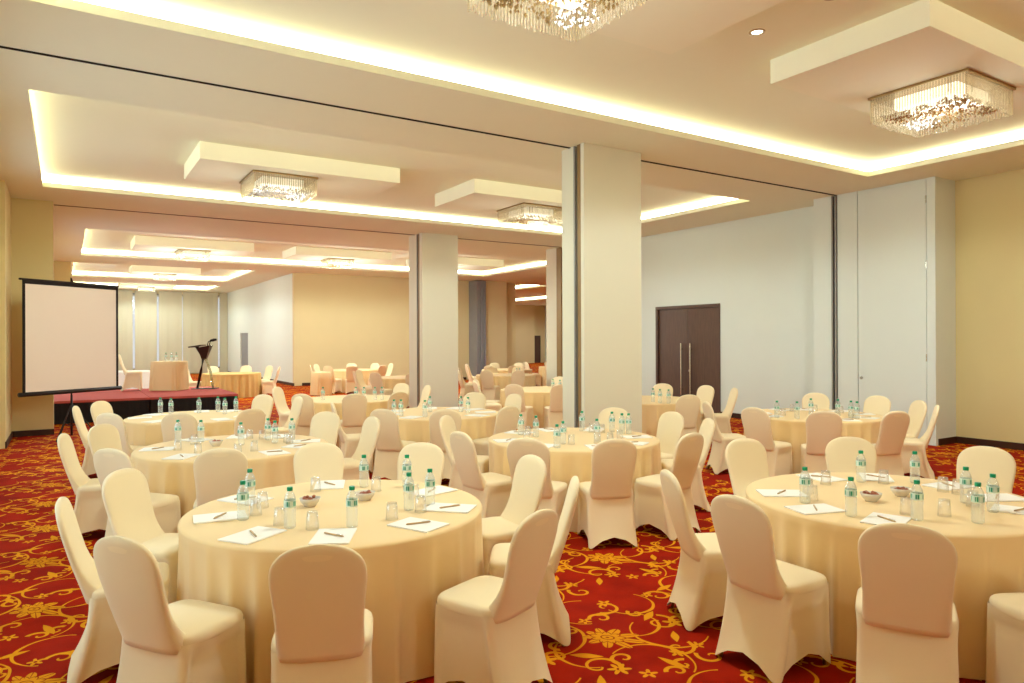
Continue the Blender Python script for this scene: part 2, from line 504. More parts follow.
# operable wall tracks in the ceiling
def track(k, x0, x1, y, txt, mt='slot'):
    bm = bmesh.new()
    box(bm, x0, x1, y-0.017, y-0.006, HC-0.010, HC+0.01); box(bm, x0, x1, y+0.006, y+0.017, HC-0.010, HC+0.01)
    box(bm, x0, x1, y-0.006, y+0.006, HC-0.003, HC+0.01)
    struct('trim_%d' % k, bm, M[mt], txt, 'ceiling track')
track(1, -0.95, 5.94, 7.87, 'dark sliding wall track in the ceiling before the big pillar')
track(2, 6.98, 12.13, 7.87, 'dark sliding wall track from the big pillar to the pocket door')
track(3, -0.2, 7.47, 16.42, 'thin sliding wall track before the rear pillar', 'track')
track(4, 8.46, 12.05, 16.42, 'thin sliding wall track between the rear pillars', 'track')

# left wall with windows (out of the picture), pilasters at its end
def wall_with_holes_x(name, x0, x1, Y0, Y1, holes, mt, label, z1=HC):
    bm = bmesh.new()
    y = Y0
    for (a, b, c, d) in sorted(holes):
        box(bm, x0, x1, y, a, 0, z1); box(bm, x0, x1, a, b, 0, c); box(bm, x0, x1, a, b, d, z1); y = b
    box(bm, x0, x1, y, Y1, 0, z1)
    return struct(name, bm, mt, label, 'wall')
wall_with_holes_x('wall_left', -1.25, -1.05, -8.2, 14.4, [(a, b, 0.5, 3.8) for a, b in WIN_LEFT], M['gold_wall'], 'long beige window wall beside the viewer')
k = 0
def window(x0, x1, y0, y1, z0, z1, along, txt):
    global k; k += 1
    bm = bmesh.new(); f = 0.06
    if along == 'y':
        for q in ((y0, y0+f), (y1-f, y1), ((y0+y1)/2-f/2, (y0+y1)/2+f/2)): box(bm, x0, x1, q[0], q[1], z0, z1)
        for q in ((z0, z0+f), (z1-f, z1)): box(bm, x0, x1, y0, y1, q[0], q[1])
    else:
        for q in ((x0, x0+f), (x1-f, x1), ((x0+x1)/2-f/2, (x0+x1)/2+f/2)): box(bm, q[0], q[1], y0, y1, z0, z1)
        for q in ((z0, z0+f), (z1-f, z1)): box(bm, x0, x1, y0, y1, q[0], q[1])
    o = struct('window_%d' % k, bm, M['aluminium'], txt, 'window')
    bm = bmesh.new()
    if along == 'y': box(bm, (x0+x1)/2-0.004, (x0+x1)/2+0.004, y0+f, y1-f, z0+f, z1-f)
    else: box(bm, x0+f, x1-f, (y0+y1)/2-0.004, (y0+y1)/2+0.004, z0+f, z1-f)
    finish('glass', bm, M['glass'], o)
for a, b in WIN_LEFT: window(-1.2, -1.12, a, b, 0.5, 3.8, 'y', 'tall window in the beige side wall')
bm = bmesh.new()
box(bm, -1.25, -0.86, 14.4, 16.05, 0, HC); box(bm, -1.25, -0.21, 16.05, 16.55, 0, HC)
struct('wall_left.001', bm, M['gold_wall'], 'stepped gold beige wall pier behind the projection screen', 'wall')
wall_with_holes_x('wall_left.002', -0.65, -0.45, 16.55, 47, [(a, b, 0.5, 3.8) for a, b in WIN_FAR], M['gold_wall'], 'beige window wall beyond the screen')
for a, b in WIN_FAR: window(-0.6, -0.52, a, b, 0.5, 3.8, 'y', 'tall window in the side wall beyond the screen')
bm = bmesh.new(); box(bm, -0.45, 0.14, 27.9, 28.4, 0, HC); struct('wall_left.003', bm, M['gold_wall'], 'narrow beige pier above the screen corner', 'wall')
# wall behind the viewer
bm = bmesh.new(); box(bm, -1.25, 13, -8.25, -8.05, 0, HC)
struct('wall_back', bm, M['beige_wall'], 'plain beige wall behind the viewer', 'wall')
# right side: gold wall, pocket block, door wall
bm = bmesh.new(); box(bm, 12.78, 12.98, -8.2, 6.16, 0, HC); struct('wall_right', bm, M['gold_wall'], 'plain gold beige wall beside the white pocket block', 'wall')
bm = bmesh.new()
box(bm, 12.20, 12.98, 6.16, 8.30, 0, HC)
struct('wall_right.001', bm, M['slot'], 'core of the sliding wall pocket', 'wall')
bm = bmesh.new()
box(bm, 12.13, 12.98, 6.10, 6.165, 0, HC); box(bm, 12.13, 12.21, 6.165, 6.24, 0, HC)          # corner jamb
box(bm, 12.13, 12.21, 7.46, 7.85, 0, HC); box(bm, 12.13, 12.21, 7.97, 8.30, 0, HC); box(bm, 12.13, 12.98, 8.30, 8.34, 0, HC)
box(bm, 12.15, 12.21, 6.24, 7.46, 4.42, HC)
struct('wall_right.002', bm, M['white_wall'], 'white boxed pocket for the sliding wall', 'wall')
bm = bmesh.new(); box(bm, 12.135, 12.20, 6.252, 7.448, 0.012, 4.42, 0.004)
dr = struct('door_1', bm, M['white_wall'], 'tall flush white pocket door with three hinges', 'door')
for z in (1.45, 3.0, 4.1):
    bm = bmesh.new(); tube(bm, [(12.128, 6.247, z-0.06), (12.128, 6.247, z+0.06)], 0.011); finish('hinge', bm, M['steel'], dr)
bm = bmesh.new(); tube(bm, [(12.14, 7.385, 1.07), (12.112, 7.385, 1.07)], 0.028, 16); finish('lock', bm, M['steel'], dr)
bm = bmesh.new()
box(bm, 12.105, 12.20, 7.862, 7.89, 0, HC-0.012); box(bm, 12.105, 12.20, 7.93, 7.958, 0, HC-0.012)
struct('trim_5', bm, M['aluminium'], 'twin metal wall channel where the track meets the pocket', 'trim')
# door wall (hall two), with a double door
DY0, DY1, DZ = 11.15, 13.23, 2.60
bm = bmesh.new()
box(bm, 12.72, 12.98, 8.34, DY0, 0, HC); box(bm, 12.72, 12.98, DY1, 16.62, 0, HC); box(bm, 12.72, 12.98, DY0, DY1, DZ, HC)
struct('wall_right.003', bm, M['white_wall'], 'white wall around the brown double door', 'wall')
bm = bmesh.new(); f = 0.07
box(bm, 12.69, 12.90, DY0, DY0+f, 0, DZ); box(bm, 12.69, 12.90, DY1-f, DY1, 0, DZ); box(bm, 12.69, 12.90, DY0+f, DY1-f, DZ-f, DZ)
dr = struct('door_2', bm, M['wood'], 'dark brown double door with two tall steel pull bars', 'door')
ym = (DY0+DY1)/2
for s, (a, b) in ((-1, (DY0+f+0.004, ym-0.004)), (1, (ym+0.004, DY1-f-0.004))):
    bm = bmesh.new(); box(bm, 12.74, 12.79, a, b, 0.012, DZ-f-0.006, 0.004); lf = finish('door_leaf', bm, M['wood'], dr)
    yy = ym+s*0.15
    bm = bmesh.new(); tube(bm, [(12.675, yy, 0.42), (12.675, yy, 1.68)], 0.022, 12)
    for z in (0.56, 1.54): tube(bm, [(12.675, yy, z), (12.742, yy, z)], 0.012, 8)
    finish('pull_bar', bm, M['steel'], lf)
bm = bmesh.new(); tube(bm, [(12.742, ym-0.08, 1.02), (12.72, ym-0.08, 1.02)], 0.03, 14); finish('lock', bm, M['steel'], dr)
# pillars
def pillar(kx, x0, x1, y0, y1, groove, txt):
    bm = bmesh.new()
    g0, g1 = groove
    box(bm, x0, x1, y0, g0, 0, HC); box(bm, x0, x1, g1, y1, 0, HC); box(bm, x0+0.035, x1-0.035, g0, g1, 0, HC)
    o = struct('wall_pillar.%03d' % kx if kx else 'wall_pillar', bm, M['pillar'], txt, 'pillar')
    bm = bmesh.new()
    box(bm, x0+0.004, x0+0.034, g0+0.002, g0+(g1-g0)*0.5, 0, HC-0.001)
    finish('channel', bm, M['bronze'], o)
    bm = bmesh.new()
    box(bm, x0-0.012, x0+0.034, g1-0.045, g1-0.015, 0, HC-0.013)
    finish('seal_strip', bm, M['aluminium'], o)
pillar(0, 5.94, 6.98, 7.56, 8.06, (7.63, 7.79), 'big square cream pillar with a metal wall channel')
pillar(1, 7.47, 8.47, 15.98, 16.78, (16.14, 16.30), 'second square cream pillar, behind the middle row of tables')
bm = bmesh.new(); box(bm, 12.05, 12.98, 16.62, 17.15, 0, HC); o = struct('wall_pillar.002', bm, M['pillar'], 'third cream pillar ending the double door wall', 'pillar')
bm = bmesh.new(); box(bm, 12.04, 12.12, 16.40, 16.62, 0, HC-0.013); finish('channel', bm, M['bronze'], o)
# far halls
bm = bmesh.new(); box(bm, 7.56, 15.40, 28.0, 28.2, 0, HC); struct('wall_far', bm, M['beige_wall'], 'wide plain beige wall behind the far tables', 'wall')
bm = bmesh.new(); box(bm, 7.56, 7.86, 28.2, 36.3, 0, HC); box(bm, 7.56, 7.86, 38.1, 41.6, 0, HC); box(bm, 7.56, 7.86, 36.3, 38.1, 2.18, HC)
struct('wall_far.001', bm, M['white_wall'], 'long white wall beyond the stage with a narrow door', 'wall')
bm = bmesh.new(); box(bm, 7.62, 7.70, 36.3, 38.1, 0, 2.18); struct('door_3', bm, M['folded'], 'grey door in the long white far wall', 'door')
bm = bmesh.new()
box(bm, -0.5, 2.3, 41.6, 41.8, 0, HC); box(bm, 7.5, 7.86, 41.6, 41.8, 0, HC); box(bm, 2.3, 7.5, 41.6, 41.8, 0, 0.3); box(bm, 2.3, 7.5, 41.6, 41.8, 4.3, HC)
struct('wall_end', bm, M['beige_wall'], 'end wall around the far blinds', 'wall')
window(2.3, 7.5, 41.64, 41.72, 0.3, 4.3, 'x', 'wide window behind the far blinds')
for a, b, w_ in ((-0.4, 2.91, 'beside the screen'), (3.01, 4.04, 'second from the screen'), (4.13, 5.25, 'third from the screen'), (5.29, 7.06, 'fourth from the screen'), (7.14, 7.55, 'narrow, in the corner')):
    bm = bmesh.new(); n_ = max(2, int((b-a)/0.12))
    ring = []
    P0 = [(a+(b-a)*i/n_, 41.45+0.012*math.sin(i*1.7)) for i in range(n_+1)]
    for z in (0.05, 4.43):
        ring.append([(x, y, z) for x, y in P0]+[(x, y+0.02, z) for x, y in reversed(P0)])
    loft(bm, ring)
    tag(finish('window_blind', bm, M['blind']), 'tall grey beige blind panel on the far end wall, '+w_, 'blind', 'far end blinds')
bm = bmesh.new()
for i in range(5): box(bm, 15.41+i*0.098, 15.495+i*0.098, 27.30+0.03*(i % 2), 28.2, 0, HC-0.02)
tag(finish('folding_wall_stack', bm, M['folded']), 'stack of grey folded sliding wall panels beside the beige pier', 'folding wall')
bm = bmesh.new(); box(bm, 15.9, 17.10, 27.5, 28.2, 0, HC); struct('wall_far.002', bm, M['beige_wall'], 'beige pier beside the folded grey panels', 'wall')
bm = bmesh.new(); box(bm, 17.10, 17.9, 28.0, 28.6, 0, HC); box(bm, 17.0, 17.2, 28.2, 45.2, 0, HC); struct('wall_far.003', bm, M['gold_wall'], 'narrow gold pier at the side hall opening', 'wall')
bm = bmesh.new(); box(bm, 17.1, 30.5, 45.0, 45.2, 0, HC); box(bm, 30.5, 30.66, 45.6, 45.8, 0, HC); box(bm, 31.5, 33, 45.6, 45.8, 0, HC); box(bm, 30.66, 31.5, 45.6, 45.8, 2.12, HC)
box(bm, 30.5, 30.56, 45.2, 45.6, 0, HC)
struct('wall_side_hall', bm, M['beige_wall'], 'pale end wall of the side hall', 'wall')
bm = bmesh.new(); box(bm, 30.66, 31.5, 45.66, 45.72, 0, 2.12); struct('door_4', bm, M['wood'], 'small dark door at the end of the side hall', 'door')
bm = bmesh.new(); box(bm, 31.9, 32.1, 16.4, 46, 0, HC); box(bm, 12.98, 32, 16.3, 16.5, 0, HC); struct('wall_side_hall.001', bm, M['white_wall'], 'side hall wall out of view behind the third pillar', 'wall')
# skirting
def skirting(name, boxes, txt):
    bm = bmesh.new()
    for q in boxes: box(bm, *q, 0, 0.11)
    struct(name, bm, M['dark_trim'], txt, 'skirting')
skirting('baseboard_right', [(12.765, 12.785, -8, 6.09), (12.20, 12.785, 6.085, 6.105)], 'dark skirting under the gold wall')
skirting('baseboard_doors', [(12.705, 12.725, 8.35, DY0), (12.705, 12.725, DY1, 16.6)], 'dark skirting under the double door wall')
skirting('baseboard_far', [(7.87, 15.25, 27.98, 28.005), (7.54, 7.565, 27.98, 36.3), (7.54, 7.565, 38.1, 41.4)], 'dark skirting under the far walls')
skirting('baseboard_left', [(-0.865, -0.845, 14.4, 16.03), (-0.86, -0.20, 16.03, 16.055)], 'low skirting under the stepped pier')

# ------------------------------------------------------------------ chandeliers
def make_chandelier(seed):
    R = random.Random(seed)
    root = empty('chandelier')
    S = 0.50; zb = 0.0          # origin at the underside of the panel
    bm = bmesh.new(); box(bm, -S-0.01, S+0.01, -S-0.01, S+0.01, -0.028, 0.0, 0.003)
    finish('ceiling_plate', bm, M['chrome_gold'], root)
    bm = bmesh.new()
    nn = 34
    for i in range(nn+1):
        u = -S+0.015+(2*S-0.03)*i/nn
        for (x, y) in ((u, -S+0.015), (u, S-0.015), (-S+0.015, u), (S-0.015, u)):
            L = 0.262+R.uniform(-0.012, 0.014)
            tube(bm, [(x, y, -0.028), (x, y, -0.028-L)], 0.0078, 6)
    for i in range(150):
        x, y = R.uniform(-S+0.05, S-0.05), R.uniform(-S+0.05, S-0.05)
        L = R.uniform(0.10, 0.17)
        if i % 3 == 0: tube(bm, [(x, y, -0.028), (x, y, -0.028-L)], 0.005, 5)
    tag(finish('crystal_rods', bm, M['crystal'], root), 'hanging clear crystal rods', None, None, 'stuff')
    bm = bmesh.new()
    for i in range(520):
        x, y = R.uniform(-S+0.06, S-0.06), R.uniform(-S+0.06, S-0.06)
        z = -0.205-R.uniform(0, 0.04)
        r = R.uniform(0.012, 0.019)
        vs = [bm.verts.new((x+dx*r, y+dy*r, z+dz*r)) for dx, dy, dz in ((1, 0, 0), (0, 1, 0), (-1, 0, 0), (0, -1, 0), (0, 0, 1.2), (0, 0, -1.4))]
        for a in range(4):
            bm.faces.new((vs[a], vs[(a+1) % 4], vs[4])); bm.faces.new((vs[(a+1) % 4], vs[a], vs[5]))
    tag(finish('crystal_drops', bm, M['crystal_gold'], root), 'amber faceted crystal drops along the underside', None, None, 'stuff')
    bm = bmesh.new(); box(bm, -0.33, 0.33, -0.33, 0.33, -0.155, -0.03, 0.02)
    finish('lamp_diffuser', bm, M['diffuser'], root)
    return root
CH_TXT = ['glowing square crystal chandelier cut off by the top of the picture', 'glowing square crystal chandelier above the yellow wall corner',
          'square crystal chandelier on the long panel above the screen tables', 'square crystal chandelier beside the big pillar',
          'small crystal chandelier beyond the second track, above the stage', 'small crystal chandelier above the beige far wall',
          'small crystal chandelier half hidden by the second pillar', 'tiny crystal chandelier over the stage end recess', 'tiny crystal chandelier in front of the far blinds', 'added unseen crystal chandelier behind the viewer, screen side', 'added unseen crystal chandelier behind the viewer, yellow wall side']  # last two are unseen, added as fill for the chair backs
chand = None
dim_mesh = None
for (x, y, i), txt in zip(CH_POS, CH_TXT):
    c = make_chandelier(3) if chand is None else copy_tree(chand)
    chand = chand or c
    c.location = (x, y, ZP)
    if 2 <= i <= 4: c.scale = ((0.85, 0.75, 0.68)[i-2],)*3
    if i >= 1:                       # these halls are dimmed
        d = [q for q in c.children if q.name.startswith('lamp_diffuser')][0]
        if dim_mesh is None:
            dim_mesh = d.data.copy(); dim_mesh.materials.clear(); dim_mesh.materials.append(M['diffuser_dim'])
        d.data = dim_mesh
    tag(c, txt, 'chandelier', 'square crystal chandeliers')
    l = bpy.data.lights.new('chandelier_lamp', 'POINT'); l.energy = CHANDELIER_W*(4.0 if 2 <= i <= 4 else 1.0); l.color = LAMP; l.shadow_soft_size = 0.25
    lo = bpy.data.objects.new('chandelier_lamp', l); COL.objects.link(lo); lo.location = (x, y, ZP-0.55)
    l = bpy.data.lights.new('chandelier_beam', 'SPOT'); l.energy = CHANDELIER_DOWN_W*{0: 1.0, 1: 1.0, 2: 1.35, 3: 1.4, 4: 1.5, 7: 0.8}[i]; l.color = LAMP; l.shadow_soft_size = 0.14; l.spot_size = math.radians(176); l.spot_blend = 0.22
    lo = bpy.data.objects.new('chandelier_beam', l); COL.objects.link(lo); lo.location = (x, y, ZP-0.30)
# recessed downlights
dl = None
for (x, y, z, txt) in ((*at(757, 32, ZR)[:2], ZR, 'small round recessed downlight beside the front dropped panel'),
                       (*at(832, -4, ZR)[:2], ZR, 'small round recessed downlight at the very top of the picture')):
    root = empty('downlight', (x, y, z))
    bm = bmesh.new(); lathe(bm, [(0.05, 0.0), (0.052, -0.006), (0.072, -0.006), (0.075, 0.0)], 24); finish('trim_ring', bm, M['chrome_gold'], root, True)
    bm = bmesh.new(); lathe(bm, [(0.0, -0.003), (0.05, -0.003)], 24); finish('lens', bm, M['lamp'], root)
    tag(root, txt, 'downlight', 'recessed downlights')

for q, (x, y, txt) in enumerate(((24.0, 31.0, 'hidden by the third pillar'), (22.0, 24.0, 'near the third pillar'), (28.5, 40.0, 'before the small dark door'), (19.0, 39.0, 'beside the gold pier'))):  # downlights added to brighten the dark side hall
    root = empty('downlight', (x, y, HC))
    bm = bmesh.new(); lathe(bm, [(0.05, 0.0), (0.052, -0.006), (0.072, -0.006), (0.075, 0.0)], 24); finish('trim_ring', bm, M['chrome_gold'], root, True)
    bm = bmesh.new(); lathe(bm, [(0.0, -0.003), (0.05, -0.003)], 24); finish('lens', bm, M['lamp'], root)
    tag(root, 'round fill downlight added in the side hall ceiling, '+txt, 'downlight', 'recessed downlights')
    l = bpy.data.lights.new('side_hall_fill', 'SPOT'); l.energy = 600; l.color = LAMP; l.shadow_soft_size = 0.05; l.spot_size = math.radians(170); l.spot_blend = 0.4
    lo = bpy.data.objects.new('side_hall_fill', l); COL.objects.link(lo); lo.location = (x, y, HC-0.03)

# ------------------------------------------------------------------ chair (front towards +Y)
def make_chair():
    root = empty('banquet_chair')
    NP = 40
    # backrest, leaning back, its front running into the seat
    def back(z):
        t = (z-0.41)/0.53
        yc = -0.172-0.150*t**1.1-0.012*math.sin(t*PI)
        th = 0.030-0.008*t
        return t, yc, th
    rings = []
    zs = [0.41, 0.44, 0.47, 0.50, 0.54, 0.58, 0.63, 0.68, 0.73, 0.77, 0.80]
    zs += [0.80+0.14*math.sin(a*PI/2/12) for a in range(1, 13)]
    for z in zs:
        t, yc, th = back(z)
        w = 0.189-0.010*math.sin(min(1, max(0, t/0.66))*PI)+0.008*min(1, t/0.7)
        if z > 0.80:
            u = min(0.996, (z-0.80)/0.1405)
            w = w*(1-u**2.3)**(1/2.3)
        if z > 0.9: th *= math.sqrt(max(0.15, 1-((z-0.9)/0.042)**2))
        fil = 0.085*max(0.0, (0.64-z)/0.2)**2.2
        rings.append([(x, y+(fil*(y-yc+th)/(2*th)), z) for x, y in sell(w, th, 3.4, NP, 0, yc)])
    bm = bmesh.new(); loft(bm, rings)
    br = finish('backrest', bm, M['cover'], root, True)
    # paler patch, painted as light showing through the hand hold
    bm = bmesh.new()
    pts = []
    for i in range(13):
        a = i/12
        x = -0.062+0.124*a
        pts.append((x, 0.902-0.010*((2*a-1)**2), 0.902-0.010*((2*a-1)**2)-0.030*math.sqrt(max(0, 1-(2*a-1)**2))))
    def yb(z):
        t, yc, th = back(z)
        return yc-th-0.0015
    up = [bm.verts.new((x, yb(a), a)) for x, a, b in pts]; lo = [bm.verts.new((x, yb(b), b)) for x, a, b in pts]
    for i in range(12):
        try: bm.faces.new((up[i], up[i+1], lo[i+1], lo[i]))
        except ValueError: pass
    finish('hand_hold_light_patch', bm, M['painted_light'], br, True)
    # seat
    rings = []
    for z, s in ((0.425, 0.97), (0.44, 1.0), (0.458, 1.0), (0.472, 0.985), (0.481, 0.95), (0.487, 0.86), (0.491, 0.6), (0.493, 0.2)):
        rings.append([(x, y, z) for x, y in sell(0.217*s, 0.191*s, 5.5, NP, 0, 0.010)])
    bm = bmesh.new(); loft(bm, rings)
    finish('seat', bm, M['cover'], root, True)
    # skirt of the cover, stretched over the legs
    NS = 96; K = 12
    def skirt(s, a):
        c, sn = math.cos(a), math.sin(a)
        corner = abs(math.sin(2*a))
        n_ = 7.0
        x = spow(c, 2/n_)*(0.2165+0.010*s); y = spow(sn, 2/n_)
        y = 0.010+y*0.1905+(0.006*s if y > 0 else -(0.02*s+0.085*s*s))*abs(y)
        pull = 1-(0.035*math.sin(PI*min(1, s*1.0))**0.8+0.03*s)*(1-corner**0.7)
        def sm(v): v = min(1, max(0, v)); return v*v*(3-2*v)
        side = abs(c)**4/(abs(c)**4+abs(sn)**4+1e-9)
        sink = (0.020*side+0.004)*sm((1-corner)*1.9)*sm((s-0.02)/0.22)
        x -= math.copysign(sink*side, c); y -= math.copysign(sink*(1-side), sn)
        hem = 0.008+0.090*(1-corner**0.6)
        return (x*pull, y*pull, 0.447+(hem-0.447)*s)
    rings = [[skirt(k_/K, 2*PI*j/NS) for j in range(NS)] for k_ in range(K+1)]
    bm = bmesh.new(); loft(bm, rings, False, False)
    finish('skirt', bm, M['cover'], root, True, recalc=True)
    for q in range(4):
        a = PI/4+q*PI/2
        pts = []
        for s in (0.0, 0.5, 1.0):
            x, y, z = skirt(s, a)
            pts.append((x*0.90, y-math.copysign(0.022, math.sin(a)), max(z, 0.0) if s < 1 else 0.0))
        bm = bmesh.new(); tube(bm, pts, 0.0105, 8)
        finish('leg', bm, M['gold_metal'], root, True)
    return root
m, n, b = mat('painted_hand_hold_light')  # paler cover colour stands for light passing through the cloth
n.put(b.inputs['Base Color'], n.mix(n.noise(20, 2, n.coord()), srgb(249, 232, 193), srgb(247, 228, 186)))
b.inputs['Roughness'].default_value = 0.85
M['painted_light'] = m
BACK_Y, BACK_Z = -0.325, 0.935
chair0 = make_chair()
chair_used = False
rnd = random.Random(11)

TABLES = {   # centre x, y, phrase
 'T1': (1.40, 4.22, 'the front screen-side table'),
 'T3': (1.38, 7.25, 'the second screen-side table'),
 'T4': (1.50, 10.40, 'the third screen-side table'),
 'T2': (4.47, 2.53, 'the front yellow-wall table'),
 'T5': (4.46, 5.87, 'the table before the big pillar'),
 'T6': (4.42, 8.96, 'the table between the pillars'),
 'T7': (4.25, 12.05, 'the table before the second pillar'),
 'T8': (8.52, 5.88, 'the table by the pocket door'),
 'T9': (8.38, 8.95, 'the table by the brown double door'),
 'T10': (8.38, 12.05, 'the table behind the big pillar'),
 'T11': (11.0, 17.75, 'the table beside the third pillar'),
 'T12': (13.0, 20.9, 'the far table before grey panels'),
 'T17': (16.1, 21.9, 'the far table before the side hall'),
 'T13': (8.05, 18.25, 'the table behind the second pillar'),
 'T14': (8.55, 24.0, 'the far table under the beige wall'),
 'T15': (4.48, 23.9, 'the gold table behind the stage'),
 'T16': (1.75, 27.6, 'the white table beyond the screen'),
}
SEATS = {168: 'left-side', 134: 'left-rear', 76: 'rear middle', 40: 'rear', 5: 'right-rear', -30: 'right-side', -70: 'right-front', -110: 'front', -145: 'left-front'}
SEATLOOK = {168: 'turned side-on', 134: 'facing half forward', 76: 'facing forward', 40: 'facing forward', 5: 'facing half forward', -30: 'turned side-on', -70: 'seen back-on', -110: 'seen back-on', -145: 'seen back-on'}
PIX = {
 'T1': [(318, 546), (118, 534), (60, 501), (121, 470), (318, 439), (423, 443), (533, 456), (577, 478), (540, 512)],
 'T3': [(219, 449), (111, 448), (63, 435), (97, 425), (328, 412), (374, 417)],
 'T4': [(180, 412), (112, 411), (77, 406), (95, 401), (251, 409), (263, 395), (297, 398)],
 'T5': [(446, 418), (462, 429), (528, 437), (616, 439), (692, 430), (706, 420), (678, 413), (616, 409)],
 'T6': [(334, 403), (382, 409), (445, 409), (509, 405), (475, 393), (515, 394)],
 'T7': [(277, 387), (300, 394), (354, 393), (399, 392), (402, 384), (427, 386)],
 'T8': [(706, 402), (755, 407), (823, 411), (898, 410), (931, 405), (920, 402), (880, 396), (817, 392)],
 'T9': [(690, 394), (735, 388), (708, 386), (663, 384)],
 'T2': [(666, 466), (736, 497), (911, 527), (850, 437), (990, 447)]}
ANG = {'T2': [-112, -30, 76], 'T10': [168, -145, -110, -70, 134, 40, 5], 'T11': [168, -145, -110, 134, 76, 40], 'T12': [168, -145, -110, 134, 76, 40],
       'T17': [168, -145, -110, 134, 76, 40, -70], 'T13': [168, -145, -110, 134, -70], 'T14': [168, -145, -110, -70, 134, 40, 5, 76], 'T15': [150, -20, 100, 60, 25], 'T16': [20, -30]}
seats = {}
def place_chair(tk, ang, pos):
    """pos: floor-plan point of the chair's origin"""
    global chair_used
    cx, cy, phrase = TABLES[tk]
    o = copy_tree(chair0) if chair_used else chair0
    chair_used = True
    face = math.atan2(cy-pos[1], cx-pos[0])
    o.location = (pos[0], pos[1], 0)
    o.rotation_euler = (0, 0, face-PI/2+rnd.uniform(-0.06, 0.06))
    free = [s for s in SEATS if s not in seats.setdefault(tk, {})]
    def dd(a, b_): return abs((a-b_+180) % 360-180)
    s = min(free, key=lambda q: dd(q, ang))
    seats[tk][s] = ang
    tag(o, 'cream chair %s, %s of %s' % (SEATLOOK[s], SEATS[s], phrase), 'chair', 'cream covered banquet chairs')
CLEAR = 1.125        # closest the seat front comes to the cloth
for tk, L in PIX.items():
    cx, cy, _ = TABLES[tk]
    A = []
    for (px, py) in L:
        p = at(px, py, BACK_Z)
        A.append([math.atan2(p.y-cy, p.x-cx), math.hypot(p.x-cx, p.y-cy)])
    def px_of(q, rt):
        c = np.array([cx+rt*math.cos(q), cy+rt*math.sin(q), BACK_Z-CAMH])
        return FPX*(c@CR)/(c@CF)+512
    for q_, (px, py) in zip(A, L):       # table edge pushes a chair out: keep its bearing from the viewer
        rt = min(max(q_[1], CLEAR-BACK_Y), 1.52); q_[1] = rt
        q_[0] = min([q_[0]+math.radians(k_*0.5) for k_ in range(-16, 17)], key=lambda q: abs(px_of(q, rt)-px)+20*abs(q-q_[0]))
    MINA = math.radians(29.5)
    for _ in range(80):
        for i in range(len(A)):
            for j in range(i):
                d = (A[i][0]-A[j][0]+PI) % (2*PI)-PI
                if abs(d) < MINA:
                    e = (MINA-abs(d))*0.25*(1 if d >= 0 else -1)
                    A[i][0] += e; A[j][0] -= e
    for a, rt in A:
        r = rt+BACK_Y
        place_chair(tk, math.degrees(a), (cx+r*math.cos(a), cy+r*math.sin(a)))
for tk, L in ANG.items():
    cx, cy, _ = TABLES[tk]
    for a in L:
        ar = math.radians(a+rnd.uniform(-3, 3)); r = 1.15
        place_chair(tk, a, (cx+r*math.cos(ar), cy+r*math.sin(ar)))

# ------------------------------------------------------------------ tables
def cloth_mesh(seed, R=0.885, H=0.75, nf=15):
    rr = random.Random(seed)
    ph = [rr.uniform(0, 2*PI) for _ in range(6)]
    NT = 240
    def fold(a):
        v = math.cos(nf*a+ph[0]+0.9*math.sin(3*a+ph[1]))
        v = (1-abs(v)**0.7*2.0)*0.9+0.35*math.cos((nf*2-3)*a+ph[2])+0.25*math.cos(5*a+ph[3])
        return v
    rings = []
    for r in (0.02, 0.3, 0.6, 0.8, R-0.02):
        rings.append([(r*math.cos(2*PI*k/NT), r*math.sin(2*PI*k/NT), H) for k in range(NT)])
    rings.append([((R-0.004)*math.cos(2*PI*k/NT), (R-0.004)*math.sin(2*PI*k/NT), H-0.005) for k in range(NT)])
    for s in (0.0, 0.06, 0.13, 0.22, 0.33, 0.45, 0.58, 0.72, 0.86, 1.0):
        ring = []
        for k in range(NT):
            a = 2*PI*k/NT
            A = 0.034*s**0.55
            r = R+0.040*s+A*(fold(a)-1.1)
            hem = 0.008+0.006*fold(a)
            ring.append((r*math.cos(a), r*math.sin(a), H-0.015-s*(H-0.015-max(0.003, hem))))
        rings.append(ring)
    bm = bmesh.new(); loft(bm, rings, True, False)
    return bm
cloths = [cloth_mesh(s) for s in (1, 2, 3)]
mesh_of = []
for bmx in cloths:
    bmesh.ops.recalc_face_normals(bmx, faces=bmx.faces[:])
    me = bpy.data.meshes.new('tablecloth'); bmx.to_mesh(me); bmx.free()
    for p in me.polygons: p.use_smooth = True
    me.materials.append(M['cloth']); mesh_of.append(me)
def solo(mi, mt):
    me = mesh_of[mi].copy(); me.materials.clear(); me.materials.append(mt); return me
bm = bmesh.new(); lathe(bm, [(0, 0.742), (0.855, 0.742), (0.865, 0.738), (0.865, 0.722), (0.855, 0.718), (0, 0.718)], 48)
top_me = None
for i, (tk, (cx, cy, phrase)) in enumerate(TABLES.items()):
    t = empty('banquet_table', (cx, cy, 0), rnd.uniform(0, 6))
    me = mesh_of[i % 3]
    desc = 'round table in floor-length cream cloth, '
    if tk == 'T15': me = solo(1, M['cloth_gold']); desc = 'round table in a pleated cloth, '
    if tk == 'T16': me = solo(2, M['cloth_white']); desc = 'round table in a white cloth, '
    c = bpy.data.objects.new('tablecloth', me); COL.objects.link(c); c.parent = t
    if top_me is None:
        tp = finish('tabletop', bm, M['board'], t); top_me = tp.data
    else:
        tp = bpy.data.objects.new('tabletop', top_me); COL.objects.link(tp); tp.parent = t
    tag(t, desc+phrase, 'table', 'round banquet tables')

